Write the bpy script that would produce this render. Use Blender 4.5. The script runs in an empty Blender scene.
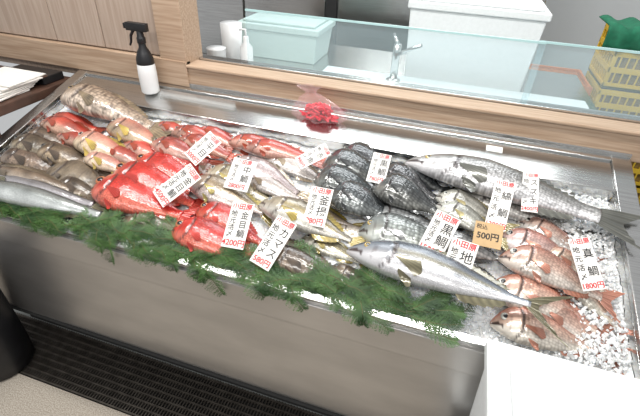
import bpy, math, random
import numpy as np
from mathutils import Vector, Matrix
random.seed(7); rng=np.random.RandomState(5)
sc=bpy.context.scene
sc.view_settings.view_transform='Standard'
TH=math.radians(16); tc,ts=math.cos(TH),math.sin(TH); ZF=.72
# display bed frame: u along the counter, v up the slope, w normal to the bed
def T(u,v,w=0.): return (u, v*tc-w*ts, ZF+v*ts+w*tc)
# ---------- camera
cd=bpy.data.cameras.new('camera'); cam=bpy.data.objects.new('camera',cd); sc.collection.objects.link(cam)
cam.matrix_world=Matrix(((0.950696,-0.208505,0.229571,1.621195),(0.307249,0.532669,-0.788582,-0.761864),(0.042138,0.820238,0.570469,1.572873),(0,0,0,1)))
cd.sensor_width=36; cd.lens=23.906; cd.clip_start=.02; sc.camera=cam
# ---------- materials
def newmat(name):
    m=bpy.data.materials.new(name); m.use_nodes=True; nt=m.node_tree; return m,nt,nt.nodes['Principled BSDF']
def N(nt,t,**k):
    n=nt.nodes.new(t)
    for a,b in k.items(): setattr(n,a,b)
    return n
def plain(name,col,rough=.5,metal=0,noise=0,nscale=20,bump=0,stretch=(1,1,1),col2=None,coat=0):
    m,nt,b=newmat(name)
    b.inputs['Base Color'].default_value=(*col,1); b.inputs['Roughness'].default_value=rough; b.inputs['Metallic'].default_value=metal
    b.inputs['Coat Weight'].default_value=coat
    if noise or bump or col2:
        tcn=N(nt,'ShaderNodeTexCoord'); mp=N(nt,'ShaderNodeMapping'); mp.inputs['Scale'].default_value=stretch
        nt.links.new(tcn.outputs['Object'],mp.inputs['Vector'])
        nz=N(nt,'ShaderNodeTexNoise'); nz.inputs['Scale'].default_value=nscale; nz.inputs['Detail'].default_value=5
        nt.links.new(mp.outputs[0],nz.inputs['Vector'])
        if col2 or noise:
            c2=col2 or tuple(c*(1-noise) for c in col)
            rp=N(nt,'ShaderNodeValToRGB'); rp.color_ramp.elements[0].position=.35; rp.color_ramp.elements[1].position=.65
            rp.color_ramp.elements[0].color=(*c2,1); rp.color_ramp.elements[1].color=(*col,1)
            nt.links.new(nz.outputs['Fac'],rp.inputs[0]); nt.links.new(rp.outputs[0],b.inputs['Base Color'])
        if bump:
            bp=N(nt,'ShaderNodeBump'); bp.inputs['Strength'].default_value=bump; bp.inputs['Distance'].default_value=.002
            nt.links.new(nz.outputs['Fac'],bp.inputs['Height']); nt.links.new(bp.outputs[0],b.inputs['Normal'])
    return m
steel=plain('brushed_steel',(.64,.64,.63),.22,1,noise=.14,nscale=6,stretch=(1,30,30),bump=.15)
steel_front=plain('brushed_steel_front',(.60,.58,.56),.28,.85,noise=.18,nscale=3,stretch=(1,1,3),bump=.3)
wood=plain('oak_beam',(.48,.35,.25),.45,0,nscale=5,stretch=(1,25,25),col2=(.35,.235,.155),bump=.2)
woodw=plain('wood_panel',(.44,.345,.28),.5,0,nscale=5,stretch=(22,22,1),col2=(.36,.27,.21),bump=.15)
foam=plain('polystyrene',(.70,.72,.72),.6,0,noise=.05,nscale=60,bump=.15)
foamg=plain('polystyrene_greenish',(.50,.62,.59),.6,0,noise=.04,nscale=60,bump=.1)
board=plain('cutting_board_white',(.66,.72,.73),.4,0,noise=.05,nscale=10)
blackp=plain('black_plastic',(.012,.012,.014),.4,0,noise=.3,nscale=20)
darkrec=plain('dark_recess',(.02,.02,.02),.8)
grate=plain('grate_metal',(.12,.105,.09),.5,.6,noise=.4,nscale=30)
carpet=plain('beige_floor_mat',(.50,.45,.38),.9,0,nscale=220,col2=(.26,.22,.18),bump=.8)
paint=plain('white_wall_paint',(.72,.74,.74),.7,0,noise=.05,nscale=3)
paper=plain('paper',(.78,.77,.73),.8,0,noise=.04,nscale=30)
yellow=plain('yellow_plastic',(.72,.47,.03),.45,0,noise=.1,nscale=8)
orange=plain('orange_plastic',(.65,.20,.04),.45,0,noise=.15,nscale=20)
redp=plain('red_plastic',(.80,.02,.05),.35,0,noise=.3,nscale=60)
greenc=plain('green_cloth',(.01,.16,.08),.8,0,noise=.3,nscale=30,bump=.3)
whitep=plain('white_plastic',(.80,.81,.81),.35,0,noise=.03,nscale=10)
brown=plain('brown_leather',(.09,.045,.03),.5,0,noise=.4,nscale=20)
tan=plain('cardboard_tan',(.56,.38,.20),.8,0,noise=.1,nscale=40)
cardw=plain('card_white',(.84,.81,.77),.4,0,noise=.03,nscale=30,coat=.2)
inkr=plain('ink_red',(.62,.01,.02),.6,0,noise=.1); inkk=plain('ink_black',(.01,.01,.012),.6,0,noise=.1)
leafm=plain('fern_green',(.07,.155,.035),.5,0,nscale=25,col2=(.022,.065,.016))
stemm=plain('fern_stem',(.12,.11,.04),.6,0,noise=.2)
def glassy(name,col,tr=.85,rough=.05):
    m,nt,b=newmat(name); out=nt.nodes['Material Output']
    b.inputs['Base Color'].default_value=(*col,1); b.inputs['Roughness'].default_value=rough
    tp=N(nt,'ShaderNodeBsdfTransparent'); tp.inputs[0].default_value=(*[min(1,c*.2+.8) for c in col],1)
    nz=N(nt,'ShaderNodeTexNoise'); nz.inputs['Scale'].default_value=3
    mr=N(nt,'ShaderNodeMapRange'); mr.inputs['To Min'].default_value=tr-.04; mr.inputs['To Max'].default_value=tr+.04
    nt.links.new(nz.outputs['Fac'],mr.inputs['Value'])
    mx=N(nt,'ShaderNodeMixShader'); nt.links.new(mr.outputs[0],mx.inputs[0])
    nt.links.new(b.outputs[0],mx.inputs[1]); nt.links.new(tp.outputs[0],mx.inputs[2]); nt.links.new(mx.outputs[0],out.inputs[0])
    return m
glass=glassy('clear_glass',(.70,.86,.90),.85)
glass_edge=plain('glass_edge',(.42,.62,.62),.15,0,noise=.05)
film=glassy('clear_film',(.9,.92,.92),.85,.12); filmp=glassy('pink_film',(.95,.70,.72),.88,.10)
icem,nt,b=newmat('crushed_ice')
b.inputs['Base Color'].default_value=(.95,.97,.98,1); b.inputs['Roughness'].default_value=.1; b.inputs['Transmission Weight'].default_value=.05; b.inputs['IOR'].default_value=1.31
b.inputs['Subsurface Weight'].default_value=.5; b.inputs['Subsurface Radius'].default_value=(.02,.022,.025); b.inputs['Subsurface Scale'].default_value=.5
nz=N(nt,'ShaderNodeTexVoronoi'); nz.inputs['Scale'].default_value=90; bp=N(nt,'ShaderNodeBump'); bp.inputs['Strength'].default_value=.6; bp.inputs['Distance'].default_value=.008
tcn=N(nt,'ShaderNodeTexCoord'); nt.links.new(tcn.outputs['Object'],nz.inputs['Vector']); nt.links.new(nz.outputs['Distance'],bp.inputs['Height']); nt.links.new(bp.outputs[0],b.inputs['Normal'])
# ---------- mesh builder
class MB:
    def __init__(s): s.v=[];s.f=[];s.m=[]
    def add(s,vs,fs,mi=0):
        o=len(s.v); s.v+= [tuple(map(float,q)) for q in vs]; s.f+=[tuple(i+o for i in f) for f in fs]; s.m+=[mi]*len(fs)
    def box(s,x0,x1,y0,y1,z0,z1,mi=0,fn=None,taper=0):
        vs=[(x0+taper,y0+taper,z0),(x1-taper,y0+taper,z0),(x1-taper,y1-taper,z0),(x0+taper,y1-taper,z0),(x0,y0,z1),(x1,y0,z1),(x1,y1,z1),(x0,y1,z1)]
        if fn: vs=[fn(*q) for q in vs]
        s.add(vs,[(0,3,2,1),(4,5,6,7),(0,1,5,4),(1,2,6,5),(2,3,7,6),(3,0,4,7)],mi)
    def lathe(s,c,prof,n=24,mi=0,sy=1.):
        vs=[];fs=[]
        for r,z in prof:
            for i in range(n):
                a=2*math.pi*i/n; vs.append((c[0]+r*math.cos(a),c[1]+r*sy*math.sin(a),c[2]+z))
        for j in range(len(prof)-1):
            for i in range(n):
                k=(i+1)%n; fs.append((j*n+i,j*n+k,(j+1)*n+k,(j+1)*n+i))
        fs.append(tuple(range(n-1,-1,-1))); fs.append(tuple((len(prof)-1)*n+i for i in range(n)))
        s.add(vs,fs,mi)
    def tube(s,pts,r,n=10,mi=0):
        pts=[Vector(p) for p in pts]; vs=[];fs=[]
        rr=r if isinstance(r,(list,tuple)) else [r]*len(pts)
        for i,p in enumerate(pts):
            d=(pts[min(i+1,len(pts)-1)]-pts[max(i-1,0)]).normalized()
            a=d.cross(Vector((0,0,1))); 
            if a.length<.01: a=d.cross(Vector((1,0,0)))
            a.normalize(); b2=d.cross(a)
            for k in range(n):
                t=2*math.pi*k/n; vs.append(p+(a*math.cos(t)+b2*math.sin(t))*rr[i])
        for j in range(len(pts)-1):
            for i in range(n):
                k=(i+1)%n; fs.append((j*n+i,j*n+k,(j+1)*n+k,(j+1)*n+i))
        fs.append(tuple(range(n-1,-1,-1))); fs.append(tuple((len(pts)-1)*n+i for i in range(n)))
        s.add(vs,fs,mi)
    def build(s,name,mats,bevel=0,smooth=False,seg=2):
        me=bpy.data.meshes.new(name); me.from_pydata(s.v,[],s.f); 
        for m in mats: me.materials.append(m)
        me.polygons.foreach_set('material_index',s.m)
        if smooth: me.polygons.foreach_set('use_smooth',[True]*len(s.f))
        me.update(); ob=bpy.data.objects.new(name,me); sc.collection.objects.link(ob)
        if bevel:
            md=ob.modifiers.new('b','BEVEL'); md.width=bevel; md.segments=seg; md.limit_method='ANGLE'
        return ob
# ---------- room
mb=MB(); mb.box(-1.6,3.6,-2.2,-.14,-.06,0); mb.build('floor',[carpet])
mb=MB(); mb.box(-1.6,3.6,-.14,4.0,-.10,-.03); mb.build('floor_kitchen',[plain('kitchen_floor',(.30,.32,.31),.4,0,noise=.3,nscale=6)])
mb=MB(); mb.box(-1.6,3.6,4.0,4.1,-.1,2.8); mb.build('wall_back',[paint])
mb=MB()
mb.box(-1.6,.445,.80,.88,.90,2.6)
xs=[-1.6,-1.15,-.60,-.10,.16,.44]
for i in range(len(xs)-1): mb.box(xs[i]+.002,xs[i+1]-.002,.786,.80,1.05,2.6,0)
mb.box(-1.6,.57,.765,.80,.94,1.045,1)
mb.box(.446,.57,.77,.90,1.0,2.6,1)
mb.build('wall_left',[woodw,wood],bevel=.003)
mb=MB(); mb.box(.50,3.4,.775,.875,.925,1.02); mb.box(.56,3.4,.765,.86,1.02,1.032)
mb.build('trim_1',[wood],bevel=.004)
mb=MB(); mb.box(.57,3.4,.865,.905,1.0,1.04); mb.box(.57,3.4,.915,.93,1.0,1.035)
mb.build('window_rail',[steel],bevel=.002)
mb=MB(); mb.box(.795,1.9,.880,.886,1.035,1.245,0); mb.box(1.88,3.3,.894,.900,1.035,1.245,0)
mb.box(.795,1.9,.879,.887,1.243,1.250,1); mb.box(1.88,3.3,.893,.901,1.243,1.250,1)
mb.build('window_1',[glass,glass_edge])
# ---------- display counter
mb=MB(); L=2.25; DP=.80; wd=-.065; VB=.632
def tb(u0,u1,v0,v1,w0,w1,mi=0): mb.box(u0,u1,v0,v1,w0,w1,mi,fn=T)
tb(0,L,0,.022,-.03,0); tb(0,.05,.022,DP,-.02,0); tb(L-.06,L,.022,DP,-.02,0); tb(.05,L-.06,VB,DP-.02,-.03,-.008); tb(.05,L-.06,VB-.004,VB+.008,-.03,0); tb(.05,L-.06,DP-.025,DP,-.02,0)
tb(.025,.05,.022,VB,wd,-.02); tb(L-.06,L-.04,.022,VB,wd,-.02); tb(.05,L-.06,VB,VB+.02,wd,-.02); tb(.03,L-.04,.02,VB+.02,wd-.01,wd); tb(.03,L-.03,.012,.022,wd,-.02)
mb.box(-.0,L,.7695,.775,.90,.955)
mb.box(.0,L,.0,.02,.60,.695,1); mb.box(.0,L,.010,.03,.20,.598,1)
mb.box(0,.02,.02,.76,.2,.70,1); mb.box(L-.02,L,.02,.76,.2,.70,1)
mb.add([(0,.02,.70),(0,.76,.70),(0,.76,.915),(L,.02,.70),(L,.76,.70),(L,.76,.915)],[(0,1,2),(3,5,4)],1)
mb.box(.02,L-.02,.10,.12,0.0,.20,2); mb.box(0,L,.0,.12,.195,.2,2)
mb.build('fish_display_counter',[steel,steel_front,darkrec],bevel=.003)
mb=MB(); mb.box(-.6,2.6,-.14,.10,-.03,-.02,1)
for i in range(9): y=-.135+.028*i; mb.box(-.6,2.6,y,y+.006,-.02,0)
for i in range(260): x=-.6+.0123*i; mb.box(x,x+.004,-.135,.10,-.012,-.002)
mb.build('drain_grate',[grate,darkrec])
# ---------- ice
mb=MB(); nu,nv=110,44
vs=[];fs=[]
u0,u1,v0,v1=.051,L-.061,.026,VB-.001
for j in range(nv+1):
    for i in range(nu+1):
        vs.append(T(u0+(u1-u0)*i/nu,v0+(v1-v0)*j/nv,-.052+rng.uniform(-.004,.006)+.006*math.sin(i*.35)*math.sin(j*.4)))
for j in range(nv):
    for i in range(nu): a=j*(nu+1)+i; fs.append((a,a+1,a+nu+2,a+nu+1))
mb.add(vs,fs)
def chunk(u,v,w,s):
    pts=[]
    for d in [(1,0,0),(-1,0,0),(0,1,0),(0,-1,0),(0,0,1),(0,0,-1)]:
        pts.append(np.array(d)*s*rng.uniform(.5,1.1)+rng.uniform(-.25,.25,3)*s)
    mb.add([T(u+p[0],v+p[1],w+p[2]) for p in pts],[(0,2,4),(2,1,4),(1,3,4),(3,0,4),(2,0,5),(1,2,5),(3,1,5),(0,3,5)])
for i in range(3300):
    u=rng.uniform(1.9,L-.075) if i<2200 else rng.uniform(.065,L-.075); v=rng.uniform(.04,VB-.015)
    if i>=2900: u=rng.uniform(1.55,L-.075); v=rng.uniform(.035,.12)
    chunk(u,v,-.047+rng.uniform(0,.015)+(.012 if u>2.0 else 0),rng.uniform(.004,.010))
mb.build('crushed_ice',[icem])
# ---------- fish
def fishmat(name,scale=1.,contrast=.35,metal=.15,rough=.28,bump=.35,mott=.3,msc=14):
    m,nt,b=newmat(name)
    at=N(nt,'ShaderNodeAttribute',attribute_name='Col'); uvn=N(nt,'ShaderNodeUVMap')
    mp=N(nt,'ShaderNodeMapping'); mp.inputs['Scale'].default_value=(1,1.25,1); nt.links.new(uvn.outputs[0],mp.inputs[0])
    vo=N(nt,'ShaderNodeTexVoronoi'); vo.inputs['Scale'].default_value=150*scale; vo.inputs['Randomness'].default_value=.5; nt.links.new(mp.outputs[0],vo.inputs['Vector'])
    mr=N(nt,'ShaderNodeMapRange'); mr.inputs['From Min'].default_value=.1; mr.inputs['From Max'].default_value=.75; mr.inputs['To Min'].default_value=1+contrast*.5; mr.inputs['To Max'].default_value=1-contrast*1.1
    nt.links.new(vo.outputs['Distance'],mr.inputs['Value'])
    mxx=N(nt,'ShaderNodeMix'); mxx.data_type='FLOAT'; mxx.inputs[2].default_value=1; nt.links.new(at.outputs['Alpha'],mxx.inputs[0]); nt.links.new(mr.outputs[0],mxx.inputs[3])
    nz=N(nt,'ShaderNodeTexNoise'); nz.inputs['Scale'].default_value=msc; nz.inputs['Detail'].default_value=6; nt.links.new(uvn.outputs[0],nz.inputs['Vector'])
    m2=N(nt,'ShaderNodeMapRange'); m2.inputs['From Min'].default_value=.3; m2.inputs['From Max'].default_value=.7; m2.inputs['To Min'].default_value=1-mott; m2.inputs['To Max'].default_value=1+mott*.6
    nt.links.new(nz.outputs['Fac'],m2.inputs['Value'])
    mu=N(nt,'ShaderNodeMath',operation='MULTIPLY'); nt.links.new(mxx.outputs[0],mu.inputs[0]); nt.links.new(m2.outputs[0],mu.inputs[1])
    vm=N(nt,'ShaderNodeVectorMath',operation='SCALE'); nt.links.new(at.outputs['Color'],vm.inputs[0]); nt.links.new(mu.outputs[0],vm.inputs['Scale'])
    nt.links.new(vm.outputs[0],b.inputs['Base Color'])
    bp=N(nt,'ShaderNodeBump'); bp.inputs['Distance'].default_value=.0015; bp.invert=True
    ms=N(nt,'ShaderNodeMath',operation='MULTIPLY'); ms.inputs[1].default_value=bump; nt.links.new(at.outputs['Alpha'],ms.inputs[0]); nt.links.new(ms.outputs[0],bp.inputs['Strength'])
    nt.links.new(vo.outputs['Distance'],bp.inputs['Height'])
    bp2=N(nt,'ShaderNodeBump'); bp2.inputs['Distance'].default_value=.004; bp2.inputs['Strength'].default_value=.5
    nt.links.new(nz.outputs['Fac'],bp2.inputs['Height']); nt.links.new(bp.outputs[0],bp2.inputs['Normal']); nt.links.new(bp2.outputs[0],b.inputs['Normal'])
    b.inputs['Roughness'].default_value=rough; b.inputs['Metallic'].default_value=metal; b.inputs['Coat Weight'].default_value=1; b.inputs['Coat Roughness'].default_value=.05
    nt.links.new(bp2.outputs[0],b.inputs['Coat Normal'])
    return m
pupil=plain('fish_pupil',(.004,.004,.006),.08,0,coat=.8)
def eyem(n,c): return plain(n,c,.2,.2,coat=.5)
e_gold=eyem('eye_gold',(.50,.36,.13)); e_white=eyem('eye_silver',(.50,.50,.45)); e_red=eyem('eye_red',(.45,.16,.07)); e_dark=eyem('eye_dark',(.12,.12,.11))
PT=[0,.03,.08,.15,.27,.42,.6,.78,.92,1]
SH={'deep':([.10,.34,.60,.83,1,.98,.80,.48,.24,.22],[.08,.24,.42,.62,.82,.86,.72,.40,.22,.22]),
    'long':([.12,.30,.48,.66,.86,1,.90,.62,.42,.40],[.12,.28,.44,.64,.88,1,.88,.58,.40,.40]),
    'tuna':([.10,.30,.52,.72,.92,1,.84,.50,.20,.15],[.10,.30,.50,.72,.94,1,.82,.46,.18,.15]),
    'blunt':([.25,.55,.78,.92,1,.93,.74,.48,.30,.28],[.20,.42,.60,.76,.90,.90,.70,.42,.28,.28]),
    'thin':([.05,.18,.38,.62,.86,1,.95,.70,.42,.36],[.05,.18,.38,.62,.86,1,.95,.70,.42,.36])}
def lerp(a,b,t): t=max(0,min(1,t)); return tuple(a[i]+(b[i]-a[i])*t for i in range(3))
def c3(back,side,belly,line=None): 
    def f(t,c):
        q=lerp(side,back,(c-.15)/.55) if c>-.05 else lerp(side,belly,(-c-.05)/.5)
        if line and t>.26 and abs(c-.22+.2*t)<.07: q=lerp(q,line,.55)
        return q
    return f
def spots(base,col,p):
    def f(t,c):
        q=base(t,c); return lerp(q,col,.75) if rng.rand()<p else q
    return f
def stripes(base,col,n,am=.6):
    def f(t,c):
        s=.5+.5*math.sin(c*n); return lerp(base(t,c),col,am*s) if t>.25 else base(t,c)
    return f
TY={
 'alfonsino':dict(name='splendid_alfonsino',sh='deep',h=.36,w=.50,col=c3((.44,.010,.007),(.56,.022,.014),(.64,.14,.09)),fin=(.55,.03,.015),eye=e_red,er=.042,m=fishmat('skin_alfonsino',.9,.35,.15,.3,.5,.35),tail=(.30,.55),psc=.9),
 'redlong':dict(name='red_gurnard',sh='long',h=.24,w=.7,col=c3((.40,.03,.02),(.48,.07,.048),(.60,.34,.27)),fin=(.45,.07,.03),eye=e_white,er=.026,m=fishmat('skin_redlong',1,.25,.1,.35,.3,.5),tail=(.2,.25),psc=1),
 'grouper':dict(name='spotted_grouper',sh='blunt',h=.27,w=.65,col=spots(c3((.24,.18,.13),(.42,.34,.26),(.60,.52,.43)),(.11,.07,.045),.10),fin=(.28,.21,.13),eye=e_gold,er=.02,m=fishmat('skin_grouper',.45,.5,.05,.35,.3,.5,30),tail=(.28,.0),psc=1),
 'tilefish':dict(name='yellow_pink_tilefish',sh='blunt',h=.28,w=.6,col=c3((.52,.18,.13),(.60,.32,.24),(.66,.50,.34)),fin=(.62,.44,.10),eye=e_white,er=.03,m=fishmat('skin_tile',1,.25,.1,.3,.3,.45),tail=(.24,.1),psc=1.1),
 'rock':dict(name='brown_rockfish',sh='blunt',h=.32,w=.62,col=c3((.065,.045,.03),(.15,.105,.072),(.30,.225,.16)),fin=(.11,.075,.05),eye=e_dark,er=.032,m=fishmat('skin_rock',.8,.35,.05,.3,.5,.7,22),tail=(.26,.0),psc=1.1),
 'black':dict(name='black_scraper',sh='deep',h=.44,w=.52,col=c3((.030,.033,.037),(.085,.09,.095),(.21,.21,.205)),fin=(.05,.053,.055),eye=e_white,er=.034,m=fishmat('skin_black',.6,.6,.25,.25,.7,.5,18),tail=(.30,.3),psc=.9),
 'blackbream':dict(name='black_sea_bream',sh='deep',h=.36,w=.5,col=c3((.11,.115,.115),(.30,.31,.30),(.60,.60,.57)),fin=(.12,.12,.12),eye=e_gold,er=.026,m=fishmat('skin_bb',.5,.6,.3,.25,.7,.3),tail=(.26,.4),psc=1),
 'flounder':dict(name='brown_flounder',sh='deep',h=.46,w=.25,col=spots(c3((.14,.10,.065),(.19,.14,.095),(.15,.11,.075)),(.07,.05,.035),.15),fin=(.12,.09,.065),eye=e_dark,er=.02,m=fishmat('skin_fl',1.2,.2,0,.4,.3,.5,25),tail=(.2,-.1),psc=.6),
 'barracuda':dict(name='silver_barracuda',sh='thin',h=.115,w=.9,col=c3((.05,.065,.07),(.38,.39,.38),(.70,.70,.69),(.2,.2,.18)),fin=(.22,.20,.12),eye=e_white,er=.016,m=fishmat('skin_bar',1.3,.2,.4,.25,.2,.3),tail=(.13,.5),psc=.6),
 'eel':dict(name='brown_lizardfish',sh='thin',h=.12,w=.9,col=c3((.09,.065,.04),(.21,.165,.115),(.44,.39,.31)),fin=(.15,.11,.07),eye=e_dark,er=.014,m=fishmat('skin_eel',1.2,.2,.1,.3,.3,.5,20),tail=(.12,.3),psc=.6),
 'grunt':dict(name='threeline_grunt',sh='deep',h=.29,w=.5,col=c3((.19,.16,.09),(.42,.38,.27),(.66,.63,.54),(.24,.17,.05)),fin=(.38,.30,.09),eye=e_white,er=.028,m=fishmat('skin_gr',1.0,.4,.3,.28,.4,.3),tail=(.24,.45),psc=.9),
 'silver':dict(name='silver_croaker',sh='long',h=.25,w=.5,col=c3((.32,.27,.24),(.56,.50,.46),(.74,.70,.66)),fin=(.42,.34,.24),eye=e_white,er=.026,m=fishmat('skin_si',1.0,.35,.35,.28,.4,.3),tail=(.2,.3),psc=.9),
 'striped':dict(name='striped_beakfish',sh='deep',h=.38,w=.45,col=stripes(c3((.26,.25,.21),(.54,.52,.46),(.70,.68,.62)),(.14,.13,.11),16,.65),fin=(.36,.30,.13),eye=e_white,er=.026,m=fishmat('skin_st',1,.3,.3,.28,.4,.2),tail=(.24,.4),psc=.9),
 'bass':dict(name='sea_bass',sh='long',h=.175,w=.62,col=c3((.13,.13,.115),(.40,.40,.37),(.74,.74,.71),(.16,.16,.14)),fin=(.14,.14,.12),eye=e_gold,er=.015,m=fishmat('skin_ba',.7,.5,.3,.28,.6,.3),tail=(.17,.4),psc=.9),
 'jack':dict(name='amberjack',sh='tuna',h=.205,w=.62,col=c3((.055,.075,.10),(.27,.30,.32),(.66,.67,.66),(.32,.28,.14)),fin=(.18,.16,.09),eye=e_gold,er=.017,m=fishmat('skin_ja',1.5,.25,.35,.26,.3,.22,7),tail=(.24,.72),psc=.9),
 'youngjack':dict(name='greater_amberjack',sh='tuna',h=.27,w=.55,col=c3((.13,.11,.07),(.38,.33,.25),(.66,.62,.55),(.38,.28,.07)),fin=(.36,.27,.06),eye=e_white,er=.022,m=fishmat('skin_yj',1.2,.3,.2,.28,.3,.4),tail=(.26,.5),psc=1.1),
 'bream':dict(name='red_sea_bream',sh='deep',h=.37,w=.50,col=c3((.46,.18,.125),(.60,.40,.325),(.76,.68,.62)),fin=(.58,.25,.17),eye=e_white,er=.036,m=fishmat('skin_br',.8,.4,.3,.25,.5,.4),tail=(.30,.5),psc=1.05),
}
def smooth(a,k=2):
    for _ in range(k):
        b_=a.copy(); b_[1:-1]=(a[:-2]+2*a[1:-1]+a[2:])/4; a=b_
    return a
def fish(ty,hu,hv,tu,tv,lift=0.,hs=1.,bend=0.,rise=0.):
    p=TY[ty]; a=np.array([max(hu,.062),hv]); b_=np.array([tu,tv],dtype=float)
    Ln=float(np.linalg.norm(b_-a)); hh=p['h']*Ln*.5*hs
    dv=max(0,.032+hh*.85-min(a[1],b_[1])) ; a[1]+=dv; b_[1]+=dv
    dv=min(0,VB+.04-hh*.9-max(a[1],b_[1])); a[1]+=dv; b_[1]+=dv
    d=(b_-a)/Ln; pr=np.array([-d[1],d[0]])
    NR,NS=72,26
    t=np.linspace(0,1,NR)**1.12; BL=.82*Ln
    U=smooth(np.interp(t,PT,SH[p['sh']][0]))*hh; Lw=smooth(np.interp(t,PT,SH[p['sh']][1]))*hh
    W=(U+Lw)/2*p['w']*(1-.45*t**2)+.001
    V=[];FC=[];COL=[];UVS=[];MI=[]; ux,uy=rng.uniform(0,5,2)
    def pos(s,y,z):
        sn=s/Ln; yy=y+bend*Ln*(1-4*(sn-.5)**2)
        q=a+d*s+pr*yy
        return (q[0],q[1],z)
    def zc(tt): return -.048+lift+rise*tt**2+.92*float(np.interp(tt,t,W))
    jit=rng.uniform(.85,1.12); tint=rng.uniform(.95,1.05,3)
    colf=p['col']
    for i in range(NR):
        for k in range(NS):
            an=2*math.pi*k/NS; c=math.cos(an); s_=math.sin(an)
            cc=abs(c)**.92*(1 if c>=0 else -1)
            y=(U[i] if c>=0 else Lw[i])*cc; z=W[i]*abs(s_)**.85*(1 if s_>=0 else -1)
            tg=.27-.07*c*c
            g=1.0
            if t[i]<tg: g=1.0+.14*max(0,1-(tg-t[i])/.12)*(abs(s_))
            elif t[i]<tg+.03: g=.95
            z*=g; al=1.
            V.append(pos(BL*t[i],y,zc(t[i])+z))
            q=colf(t[i],c); q=tuple(q[j]*jit*tint[j] for j in range(3))
            if t[i]<tg: al=max(0,.6-(tg-t[i])*6)
            if tg<=t[i]<tg+.022 and abs(c)<.92: q=lerp(q,(.03,.015,.015),.8)
            if abs(t[i]-.17+.05*(c+.1)**2)<.008 and -.7<c<.3: q=lerp(q,(.05,.03,.03),.4)
            if abs(c+.10+3*t[i])<.20 and t[i]<.10 : q=lerp(q,(.03,.01,.01),.9)
            COL.append((*q,al)); UVS.append((ux+BL*t[i],uy+y))
    for i in range(NR-1):
        for k in range(NS):
            k2=(k+1)%NS; FC.append((i*NS+k,i*NS+k2,(i+1)*NS+k2,(i+1)*NS+k)); MI.append(0)
    FC.append(tuple(range(NS-1,-1,-1))); MI.append(0)
    FC.append(tuple((NR-1)*NS+k for k in range(NS))); MI.append(0)
    def grid(P,cols):
        o=len(V); r=len(P); cN=len(P[0])
        for i in range(r):
            for j in range(cN): V.append(P[i][j]); COL.append((*cols[i][j],0.)); UVS.append((P[i][j][0],P[i][j][1]))
        for i in range(r-1):
            for j in range(cN-1): FC.append((o+i*cN+j,o+i*cN+j+1,o+(i+1)*cN+j+1,o+(i+1)*cN+j)); MI.append(0)
    fc=p['fin']
    def rc(i,j,n): 
        m_=.6 if i%2 else 1.1; return tuple(x*m_*(1-.2*j/n) for x in fc)
    ht,fk=p['tail']; hb=U[-1]; Ht=ht*Ln*.5*hs**.5; n=21; P=[];Cc=[]
    for i in range(n):
        q=-1+2*i/(n-1); rowp=[];rowc=[]
        for j in range(5):
            s=j/4; x=BL*.975+ (Ln-BL)*s*(1-fk*(1-abs(q)**1.2)) + .004*math.sin(i*2.1)*s*Ln
            y=q*(hb*(1-s)+Ht*s**.85); z=zc(1)+ .0025*math.sin(i*1.7)*s -.3*W[-1]*s
            rowp.append(pos(x,y,z)); rowc.append(rc(i,j,4))
        P.append(rowp);Cc.append(rowc)
    grid(P,Cc)
    for (t0,t1,sgn,fh,ar) in ((.30,.88,1,.032*p['psc']+.006,U),(.64,.88,-1,.036*p['psc'],Lw)):
        n=30 if sgn>0 else 12; P=[];Cc=[]
        for i in range(n):
            tt=t0+(t1-t0)*i/(n-1); e=math.sin(math.pi*min(1,(i+1)/(n))**.8)**.6 if i<n-1 else 0
            hgt=fh*Ln*(.35+.65*e)*(1.16 if i%2 else .88)
            base=float(np.interp(tt,t,ar)); rp=[];rcx=[]
            for j in range(3):
                s=j/2; rp.append(pos(BL*tt+hgt*s*1.1,sgn*(base*.93+hgt*s),zc(tt)-.25*float(np.interp(tt,t,W))*s+.0012*(i%2))); rcx.append(rc(i,j,2))
            P.append(rp);Cc.append(rcx)
        grid(P,Cc)
    for (t0,y0,ln,an0,spread) in ((.29,-.18,.16*p['psc'],-.28,.5),(.33,-.80,.10*p['psc'],-.55,.4)):
        n=11;P=[];Cc=[]
        Ub=float(np.interp(t0,t,Lw))
        for i in range(n):
            an=an0+spread*(i/(n-1)-.5); ll=ln*Ln*(1-.35*abs(i/(n-1)-.35)); rp=[];rcx=[]
            for j in range(5):
                s=j/4; x=BL*t0+ll*s*math.cos(an); y=y0*Ub+ll*s*math.sin(an)+(i/(n-1)-.5)*.012*Ln*(1)
                yn=min(.98,abs(y)/(float(np.interp(x/BL,t,Lw if y<0 else U))+1e-5))
                zz=zc(x/BL)+float(np.interp(x/BL,t,W))*math.sqrt(max(0,1-yn*yn))**.9*1.03+.0015+.003*s
                rp.append(pos(x,y,zz)); rcx.append(rc(i,j,4))
            P.append(rp);Cc.append(rcx)
        grid(P,Cc)
    te=.115 if p['sh']!='blunt' else .10; er=p['er']*Ln
    ue=float(np.interp(te,t,U)); ye=ue*.32; we=float(np.interp(te,t,W))*math.sqrt(1-.32**2)
    for (rr,mi,dz,fl) in ((er,1,0,.45),(er*.68,2,er*.20,.42)):
        o=len(V); nA,nB=16,8
        for i in range(nB+1):
            ph=math.pi*i/nB
            for k in range(nA):
                al=2*math.pi*k/nA
                V.append(pos(BL*te+rr*math.sin(ph)*math.cos(al),ye+rr*math.sin(ph)*math.sin(al),zc(te)+we*.94+dz+rr*fl*math.cos(ph))); COL.append((.5,.5,.5,0.)); UVS.append((0,0))
        for i in range(nB):
            for k in range(nA):
                k2=(k+1)%nA; FC.append((o+i*nA+k,o+i*nA+k2,o+(i+1)*nA+k2,o+(i+1)*nA+k)); MI.append(mi)
    me=bpy.data.meshes.new(p['name']); me.from_pydata([T(*q) for q in V],[],FC)
    me.materials.append(p['m']); me.materials.append(p['eye']); me.materials.append(pupil)
    me.polygons.foreach_set('material_index',MI); me.polygons.foreach_set('use_smooth',[True]*len(FC))
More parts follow.
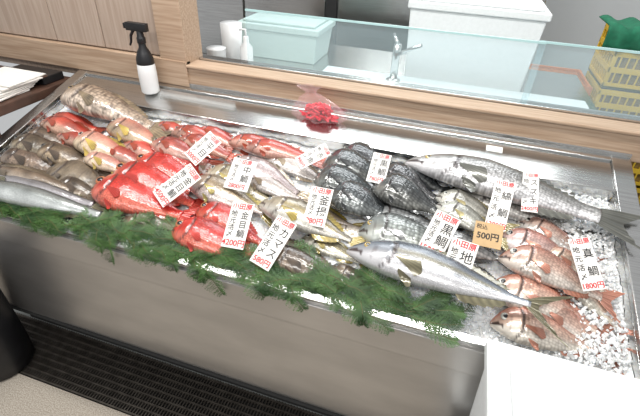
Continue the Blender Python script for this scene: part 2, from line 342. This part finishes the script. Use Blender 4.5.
    ca=me.color_attributes.new('Col','FLOAT_COLOR','POINT'); ca.data.foreach_set('color',np.array(COL,dtype=np.float32).ravel())
    ul=me.uv_layers.new(name='UVMap'); li=np.zeros(len(me.loops),dtype=np.int32); me.loops.foreach_get('vertex_index',li)
    ul.data.foreach_set('uv',np.array(UVS,dtype=np.float32)[li].ravel())
    me.update(); ob=bpy.data.objects.new(p['name'],me); sc.collection.objects.link(ob); return ob
# (type, head u, head v, tail u, tail v, lift, height scale, bend) in metres on the sloping bed
FL=[
 ('redlong',.051,.501,.349,.486,.0,1.1,0),('redlong',.065,.450,.403,.426,.012,1.1,0),('redlong',.159,.411,.465,.390,0,1,0),
 ('grouper',.086,.594,.649,.516,.03,1.0,.02),
 ('tilefish',.365,.503,.726,.444,.01,1.1,0),('tilefish',.302,.388,.664,.340,.02,1.1,0),('redlong',.457,.441,.759,.387,0,1,0),('redlong',.402,.379,.699,.349,.01,1,0),
 ('rock',.054,.383,.356,.367,0,1,0),('rock',.054,.309,.414,.304,.012,1,0),('rock',.069,.243,.448,.249,.005,.9,0),('rock',.197,.301,.541,.285,.015,.9,0),
 ('flounder',.090,.182,.444,.177,.01,1,0),('flounder',.289,.226,.638,.184,.02,1,0),('tilefish',.393,.320,.670,.292,.02,1,0),
 ('rock',.375,.188,.671,.147,.015,.8,0),
 ('eel',.017,.172,.558,.171,.03,1,0),('eel',.073,.140,.609,.160,.034,1.1,0),('eel',.040,.105,.645,.145,.03,1,0),('barracuda',.035,.064,.762,.098,.035,1,0),('barracuda',.032,.115,.699,.129,.036,.9,0),
 ('redlong',.517,.569,.804,.533,0,1,0),('redlong',.623,.546,.919,.518,.01,1.2,0),('redlong',.677,.499,.961,.463,.02,1.2,0),('redlong',.701,.579,.977,.534,0,1.2,0),('redlong',.863,.549,1.152,.570,.01,1.1,0),('redlong',.929,.532,1.276,.538,.015,1,0),('redlong',.591,.453,.909,.407,.02,1.2,0),
 ('alfonsino',.610,.424,.967,.352,0,1,0),('alfonsino',.581,.349,.965,.294,.012,1,0),('alfonsino',.547,.276,.972,.223,.02,1,0),('alfonsino',.526,.191,.964,.169,.025,1,0),
 ('silver',1.021,.523,1.324,.451,0,1.1,0),('silver',.921,.463,1.274,.344,.012,1.2,0),('silver',.991,.398,1.279,.328,.02,1,0),('grunt',.858,.382,1.214,.300,.012,1.1,0),('grunt',.837,.306,1.207,.247,.024,1.1,0),
 ('alfonsino',.921,.209,1.231,.135,.02,1,0),('alfonsino',.890,.105,1.249,.089,.03,1,0),
 ('rock',1.173,.164,1.462,.123,0,.8,0),('rock',1.196,.110,1.548,.076,.02,.8,0),('rock',1.400,.133,1.613,.083,0,.8,0),
 ('youngjack',1.116,.282,1.511,.209,.035,1,0),('youngjack',1.173,.334,1.477,.299,0,.8,0),
 ('black',1.288,.600,1.558,.574,0,1.1,0),('black',1.248,.531,1.551,.504,.012,1.1,0),('black',1.242,.438,1.547,.420,.02,1.1,0),('black',1.310,.381,1.587,.339,.03,1.1,0),('black',1.447,.544,1.699,.463,.015,1,0),('black',1.446,.456,1.725,.394,.03,1.1,0),('black',1.504,.570,1.710,.529,0,1,0),
 ('blackbream',1.454,.342,1.771,.352,0,1,0),('blackbream',1.448,.267,1.810,.295,.02,1.1,0),('blackbream',1.584,.230,1.836,.226,0,1,0),('blackbream',1.660,.304,1.914,.283,.02,1,0),
 ('bass',1.691,.524,2.185,.455,0,.95,0),('bass',1.533,.598,2.248,.452,.03,1.12,.02,.03),
 ('striped',1.654,.468,1.911,.392,.03,1,0),('striped',1.660,.426,1.902,.322,.04,.9,0),
 ('bream',1.910,.455,2.154,.353,0,1,0),('bream',1.850,.367,2.153,.287,.01,1,.03),('bream',1.855,.280,2.173,.207,.035,1,.04),('bream',1.967,.348,2.167,.235,.02,1,.03),
 ('bream',1.834,.186,2.168,.122,.010,1,.04),('bream',2.018,.286,2.195,.130,.01,.9,.03),('bream',1.851,.076,2.162,.074,.010,1,.02),('bream',1.917,.161,2.188,.072,0,1,.03),
 ('jack',1.438,.178,2.03,.095,.045,1,.02,.05),
 ('grunt',1.280,.211,1.526,.170,0,1,0),('silver',1.357,.273,1.577,.265,0,1,0),('blackbream',1.727,.229,1.916,.207,0,1,0),('silver',.770,.411,1.013,.384,0,1,0),('rock',.685,.116,.962,.096,0,.8,0),('eel',.638,.138,1.006,.116,.01,1,0),
]
for f_ in FL: fish(*f_)
# ---------- ferns
mb=MB()
def frond(u,v,w,ang,ln):
    n=18; px=u;py=v;pz=w; a=ang; cur=rng.uniform(-.06,.06); st=[]
    for i in range(n+1):
        st.append((px,py,pz)); stp=ln/n
        if py<-.004:
            pz-=stp*.85*max(0,-math.sin(a)); py+=math.sin(a)*stp*.25; px+=math.cos(a)*stp
        else:
            px+=math.cos(a)*stp; py+=math.sin(a)*stp; pz+=rng.uniform(-.0005,.001)-(.0012 if i>8 else -.001)
            if py<.03: pz=max(pz,.003)
        a+=cur
    mb.tube([T(*q) for q in st],[.001]*len(st),4,1)
    for i in range(1,n+1):
        l1=.030*math.sin(math.pi*(i/(n+1.5))**.8)**.7+.003
        for sg in (-1,1):
            b0=ang+cur*i+sg*rng.uniform(.75,1.05)
            bx,by,bz=st[i]; m=8
            for j in range(m):
                s=(j+.5)/m; x=bx+math.cos(b0)*l1*s; y=by+math.sin(b0)*l1*s; z=bz+.008*s*rng.uniform(-.6,1)
                for s2 in (-1,1):
                    c0=b0+s2*.6; l2=.0085*(1-.5*s)*rng.uniform(.7,1.2)
                    dx,dy=math.cos(c0),math.sin(c0); wx,wy=-dy*.0007,dx*.0007
                    mb.add([T(x-wx,y-wy,z),T(x+dx*l2,y+dy*l2,z+.001),T(x+wx,y+wy,z+.0005)],[(0,1,2)],0)
            x=bx+math.cos(b0)*l1;y=by+math.sin(b0)*l1
            mb.add([T(bx,by,bz),T(bx+math.cos(b0+1.57)*.0008,by+math.sin(b0+1.57)*.0008,bz),T(x,y,bz+.002)],[(0,1,2)],0)
for i in range(190):
    u=rng.uniform(.03,1.72); v=rng.uniform(.025,.06); 
    if u>.7: v+=rng.uniform(0,.03)
    ang=rng.choice([rng.uniform(-.35,.35),rng.uniform(2.8,3.45),rng.uniform(-.2,.8)])
    if rng.rand()<.22 and u>.3: ang=rng.uniform(-1.3,-.3); v=rng.uniform(.02,.05)
    frond(u,v,rng.uniform(-.015,.008),ang,rng.uniform(.07,.14))
mb.build('green_fern_garnish',[leafm,stemm])
# ---------- price signs
def text_mesh(body,size,bold=.02):
    cu=bpy.data.curves.new('t','FONT'); cu.body=body; cu.size=size; cu.align_x='CENTER'; cu.align_y='CENTER'; cu.offset=size*bold
    o=bpy.data.objects.new('t',cu); sc.collection.objects.link(o)
    dg=bpy.context.evaluated_depsgraph_get(); dg.update()
    me=bpy.data.meshes.new_from_object(o.evaluated_get(dg)); bpy.data.objects.remove(o); return me
def sign(u,v,ang,Ww,Hh,nm,price,mb_=None,hdr='小田原'):
    lean=math.radians(38); h=.05 if mb_ else .047; Ww*=.93
    Nn=Vector((0,-math.sin(lean),math.cos(lean))); an=math.radians(ang)
    Y=Vector((-math.sin(an),math.cos(an)*math.cos(lean),math.cos(an)*math.sin(lean))); X=Y.cross(Nn); P=T(u,v,h)
    Mx=Matrix(((X[0],Y[0],Nn[0],P[0]),(X[1],Y[1],Nn[1],P[1]),(X[2],Y[2],Nn[2],P[2]),(0,0,0,1)))
    m=MB(); NX=6; vs=[];fs=[]
    for zz in (0,-.0012):
        for j in (0,1):
            for i in range(NX+1): vs.append((-Ww/2+Ww*i/NX,-Hh/2+Hh*j,zz))
    k=NX+1
    for i in range(NX): fs+= [(i,i+1,k+i+1,k+i),(2*k+i,3*k+i,3*k+i+1,2*k+i+1),(i,2*k+i,2*k+i+1,i+1),(k+i,k+i+1,3*k+i+1,3*k+i)]
    fs+=[(0,k,3*k,2*k),(NX,2*k+NX,3*k+NX,k+NX)]
    m.add(vs,fs,0)
    m.tube([(0,0,-.002),(0,-Hh*.25,-.02),(0,-Hh*.35,-.055)],.0012,6,0)
    def tx(s,x,y,sz,mi,bold=.02):
        me=text_mesh(s,sz,bold); m.add([(v_.co.x+x,v_.co.y+y,.0006) for v_ in me.vertices],[tuple(p.vertices) for p in me.polygons],mi); bpy.data.meshes.remove(me)
    if mb_:
        tx('税込',-.25*Ww,.28*Hh,.2*Ww,2,.008); tx(price,0,-.08*Hh,.32*Ww,2)
    else:
        hs=min(.30*Ww,.16*Hh); tx(hdr,0,Hh/2-hs*.62,hs,1,.02)
        ps=min(.34*Ww,.18*Hh); tx(price,0,-Hh/2+ps*.62,ps,1,.02)
        top_=Hh/2-hs*1.25; b2=-Hh/2+ps*1.25; n=len(nm); s1=min(.50*Ww,(top_-b2)/n*.92)
        for i,c in enumerate(nm): tx(c,.20*Ww,top_-(top_-b2)*(i+.5)/n,s1,2,.008)
        for i,c in enumerate('地元活〆'): tx(c,-.28*Ww,top_-(top_-b2)*(i+.5)/4,min(.34*Ww,(top_-b2)/4),2,.012)
    ob=m.build('price_sign',[mb_ or cardw,inkr,inkk]); ob.matrix_world=Mx; return ob
for s in [(.849,.422,-31.3,.074,.120,'平目','3000円'),(.851,.240,-36.4,.077,.152,'金目鯛','4500円'),(1.032,.339,-.7,.091,.109,'中鯛','2800円'),
 (1.234,.485,-49.1,.053,.113,'赤魚','900円'),(1.113,.145,4.2,.075,.140,'金目鯛','4200円'),(1.238,.116,-15.6,.071,.154,'カマス','580円'),
 (1.319,.278,1.5,.074,.124,'釜揚','980円'),(1.459,.487,-1.0,.064,.105,'黒鯛','780円'),(1.680,.272,-14.9,.078,.133,'黒鯛','1500円'),
 (1.743,.187,-7.2,.077,.139,'地魚','2980円'),(1.838,.432,-4.0,.062,.157,'縞鯛','1380円'),(1.921,.507,4.7,.050,.127,'スズキ','2400円'),
 (2.062,.283,21.1,.059,.140,'真鯛','1800円')]: sign(*s)
sign(1.811,.306,.2,.082,.071,'','500円',mb_=tan)
# ---------- spray bottle
mb=MB(); bz=ZF+.700*ts/tc-.003; bx,by=.425,.700
mb.lathe((bx,by,bz),[(.030,0),(.036,.006),(.037,.08),(.035,.12)],24,0)
mb.lathe((bx,by,bz),[(.0352,.12),(.034,.14),(.026,.165),(.015,.185),(.014,.20)],24,1)
mb.lathe((bx,by,bz+.20),[(.017,0),(.017,.02),(.014,.025),(.012,.05)],18,1)
mb.box(bx-.055,bx+.035,by-.012,by+.012,bz+.245,bz+.275,1); mb.box(bx-.068,bx-.055,by-.008,by+.008,bz+.25,bz+.27,1)
mb.tube([(bx-.03,by,bz+.245),(bx-.045,by,bz+.225),(bx-.05,by,bz+.20),(bx-.058,by,bz+.185)],[.006,.006,.005,.004],8,1)
o=mb.build('spray_bottle',[whitep,blackp],bevel=.003,smooth=False)
for p_ in o.data.polygons: p_.use_smooth=len(p_.vertices)==4
# ---------- plastic bag slumped on the ledge: wide base, gathered neck flopping to the left
mb=MB(); bc=np.array(T(1.17,.735,-.006))
vs=[];fs=[];n1=36
prof=[(.02,0),(.080,.003),(.100,.018),(.098,.040),(.082,.062),(.058,.080),(.036,.092),(.022,.100),(.018,.106),(.030,.116),(.046,.126)]
for i,(r_,z_) in enumerate(prof):
    sh=-.05*max(0,(z_-.05)/.08)
    for k in range(n1):
        al=2*math.pi*k/n1; r=r_*(1+.10*math.sin(al*7+i*.7)+.06*math.sin(al*11)+.05*rng.uniform(-1,1))
        vs.append(bc+np.array([sh+r*math.cos(al),.42*r*math.sin(al),z_+.004*math.sin(al*5)]))
for i in range(len(prof)-1):
    for k in range(n1): k2=(k+1)%n1; fs.append((i*n1+k,i*n1+k2,(i+1)*n1+k2,(i+1)*n1+k))
mb.add(vs,fs,0)
for i in range(150):
    al=rng.uniform(0,6.28); rr=rng.uniform(0,1)**.5; zz=rng.uniform(.010,.062); f_=1-zz/.11
    c_=bc+np.array([.082*rr*f_*math.cos(al),.030*rr*f_*math.sin(al),zz]); an=rng.uniform(0,3.14); 
    dx=np.array([math.cos(an)*.014,math.sin(an)*.006,rng.uniform(-.008,.008)]); 
    mb.tube([c_-dx,c_+dx],[.0045,.003],5,1)
mb.build('plastic_bag_of_red_clips',[filmp,redp])
mb=MB(); mb.box(.47,.82,.715,.735,-.007,.006,0,fn=lambda u,v,w:T(u,v-.02*(u-.47),w)); mb.box(.47,.82,.735,.739,-.007,.014,0,fn=lambda u,v,w:T(u,v-.02*(u-.47),w))
mb.build('clear_plastic_strip',[film])
mb=MB(); mb.box(1.79,1.845,.725,.755,-.0075,-.006,0,fn=T); mb.build('paper_label',[paper])
mb=MB(); mb.box(-.75,-.03,.30,.76,.86,.90,0); mb.box(-.73,-.70,.32,.35,0,.86,0); mb.box(-.08,-.05,.32,.35,0,.86,0); mb.box(-.73,-.70,.70,.73,0,.86,0);mb.box(-.08,-.05,.70,.73,0,.86,0)
mb.build('side_table',[brown],bevel=.004)
mb=MB()
for i in range(7):
    a=rng.uniform(-.12,.12); cx,cy=-.16+.02*rng.uniform(-1,1),.46+.015*i; 
    mb.box(-.12,.11,-.09,.09,.901+i*.007,.905+i*.007,i%2,fn=lambda x,y,z,a=a,cx=cx,cy=cy:(cx+x*math.cos(a)-y*math.sin(a),cy+x*math.sin(a)+y*math.cos(a),z+.02*y))
mb.build('stack_of_papers',[paper,cardw])
mb=MB(); mb.box(-.30,-.06,.62,.73,.901,.935,0); mb.box(-.31,-.05,.615,.64,.935,.942,1); mb.build('black_pouch',[blackp,brown],bevel=.006)
mb=MB(); mb.lathe((.115,-.115,0),[(.095,0),(.108,.01),(.110,.10),(.104,.28),(.096,.44),(.100,.45),(.100,.47),(.088,.47),(.085,.30),(.08,.03)],32,0)
o=mb.build('black_bin',[blackp],smooth=True)
def foambox(name,x0,x1,y0,y1,z0,z1,mat,bx_=.03,by_=.03):
    m=MB(); zl=z1-.045
    m.box(x0+.012,x1-.012,y0+.012,y1-.012,z0,zl,0,taper=.018)
    m.box(x0,x1,y0,y1,zl,z1-.014,0)
    m.box(x0+bx_,x1-bx_,y0+by_,y1-by_,z1-.014,z1,0)
    return m.build(name,[mat],bevel=.006,seg=3)
foambox('polystyrene_box',1.825,2.44,-.47,-.03,.40,.80,foam,bx_=.045,by_=.075)
foambox('polystyrene_box',1.825,2.44,-.47,-.03,.0,.398,foam)
# ---------- kitchen
mb=MB(); mb.box(.3,2.28,.98,1.92,.86,.895,0)
for x in (.34,2.2):
    for y in (1.02,1.86): mb.box(x,x+.04,y,y+.04,-.03,.86,0)
mb.box(.34,2.24,1.02,1.90,.30,.32,0); mb.build('work_table',[steel],bevel=.003)
mb=MB(); mb.box(1.00,2.22,1.04,1.38,.8955,.925,0); mb.build('cutting_board',[board],bevel=.004)
foambox('polystyrene_box',1.36,1.98,1.42,1.86,.8955,1.27,foam)
foambox('polystyrene_box',.46,.93,1.42,1.74,.8955,1.09,foamg)
mb=MB(); mb.tube([(1.36,1.26,.925),(1.36,1.26,1.06),(1.36,1.26,1.10)],.018,14); mb.tube([(1.36,1.26,1.05),(1.42,1.22,1.09),(1.47,1.19,1.12)],.009,10); mb.lathe((1.36,1.26,.9255),[(.035,0),(.035,.012),(.02,.02)],18); mb.tube([(1.36,1.26,1.10),(1.33,1.30,1.13)],.008,8)
mb.build('faucet',[steel],smooth=True)
mb=MB(); mb.lathe((.62,1.22,.8955),[(.03,0),(.032,.01),(.032,.11),(.014,.135),(.014,.16),(.01,.165)],20); mb.tube([(.62,1.22,1.05),(.62,1.22,1.09),(.59,1.21,1.09)],.006,8); mb.build('pump_bottle',[whitep],smooth=True)
mb=MB(); mb.lathe((.52,1.10,.8955),[(.04,0),(.045,.12),(.047,.125)],20); mb.lathe((.50,1.30,.8955),[(.05,0),(.055,.20)],20); mb.build('plastic_cups',[whitep],smooth=True)
mb=MB(); mb.box(-.8,2.1,2.55,3.3,-.03,1.9,0)
for x0,x1 in ((-.78,-.05),(-.03,.62),(.72,1.38),(1.40,2.08)): mb.box(x0,x1,2.53,2.55,.55,1.85,0); mb.box(x0,x1,2.53,2.55,.03,.53,0)
mb.box(.63,.71,2.52,2.55,-.03,1.9,1)
mb.build('stainless_refrigerator',[steel,darkrec],bevel=.004)
cont=plain('crate_contents',(.35,.22,.05),.7,0,noise=.5,nscale=20); conto=plain('orange_crate_contents',(.50,.15,.03),.6,0,noise=.5,nscale=30)
def crate(x0,y0,z0,mat,w=.55,d=.38,h=.28,cm=None,fill=.85):
    m=MB(); t_=.012
    m.box(x0,x0+w,y0,y0+d,z0,z0+.012)
    for z in (z0,z0+.085,z0+.17,z0+h-.035):
        hh=.03
        m.box(x0,x0+w,y0,y0+t_,z,z+hh);m.box(x0,x0+w,y0+d-t_,y0+d,z,z+hh);m.box(x0,x0+t_,y0+t_,y0+d-t_,z,z+hh);m.box(x0+w-t_,x0+w,y0+t_,y0+d-t_,z,z+hh)
    n=14
    for i in range(n+1):
        x=x0+(w-.012)*i/n; wdt=.028 if i in (0,n) else .010
        m.box(x,x+wdt*.8,y0+.001,y0+t_-.001,z0,z0+h-.01); m.box(x,x+wdt*.8,y0+d-t_+.001,y0+d-.001,z0,z0+h-.01)
    for i in range(9): y=y0+(d-.02)*i/8; m.box(x0+.001,x0+t_-.001,y,y+.012,z0,z0+h-.01)
    m.box(x0+.02,x0+w-.02,y0+.02,y0+d-.02,z0+.014,z0+h*fill,1)
    return m.build('plastic_crate',[mat,cm or cont],bevel=.0015)
for i in range(4): crate(2.44,2.0,-.03+i*.285,yellow)
for i in range(3): crate(2.04,2.02,-.03+i*.285,orange if i==2 else yellow,w=.36,d=.36,cm=conto,fill=.93)
mb=MB(); n=24;vs=[];fs=[]
for j in range(n+1):
    for i in range(n+1):
        x=2.36+.45*i/n; s=j/n; y=2.25-.30*s; z=1.125+.012*math.sin(i*.9)
        if s>.85: y=1.985; z=1.13-.10*(s-.85)/.15
        vs.append((x,y+.012*math.sin(i*1.1)*(s>.85),z+.02*(s<.85)))
for j in range(n):
    for i in range(n): a=j*(n+1)+i; fs.append((a,a+1,a+n+2,a+n+1))
mb.add(vs,fs); o=mb.build('green_cloth',[greenc],smooth=True); o.modifiers.new('s','SOLIDIFY').thickness=.006
# ---------- light
w=bpy.data.worlds.new('w'); sc.world=w; w.use_nodes=True; w.node_tree.nodes['Background'].inputs[0].default_value=(.98,.99,1,1); w.node_tree.nodes['Background'].inputs[1].default_value=.52
def area(name,loc,rot,sx,sy,e,col=(1,1,1)):
    l=bpy.data.lights.new(name,'AREA'); l.shape='RECTANGLE'; l.size=sx; l.size_y=sy; l.energy=e; l.color=col
    o=bpy.data.objects.new(name,l); sc.collection.objects.link(o); o.location=loc; o.rotation_euler=rot
area('ceiling_light_shop',(1.1,.30,2.6),(0,0,0),2.6,.12,52,(1,.99,.96))
area('ceiling_light_front',(1.2,-1.6,2.8),(math.radians(30),0,0),2.4,.3,34,(1,.98,.95))
area('ceiling_light_kitchen',(1.3,2.0,2.7),(0,0,0),2.4,.6,40,(.95,.98,1))
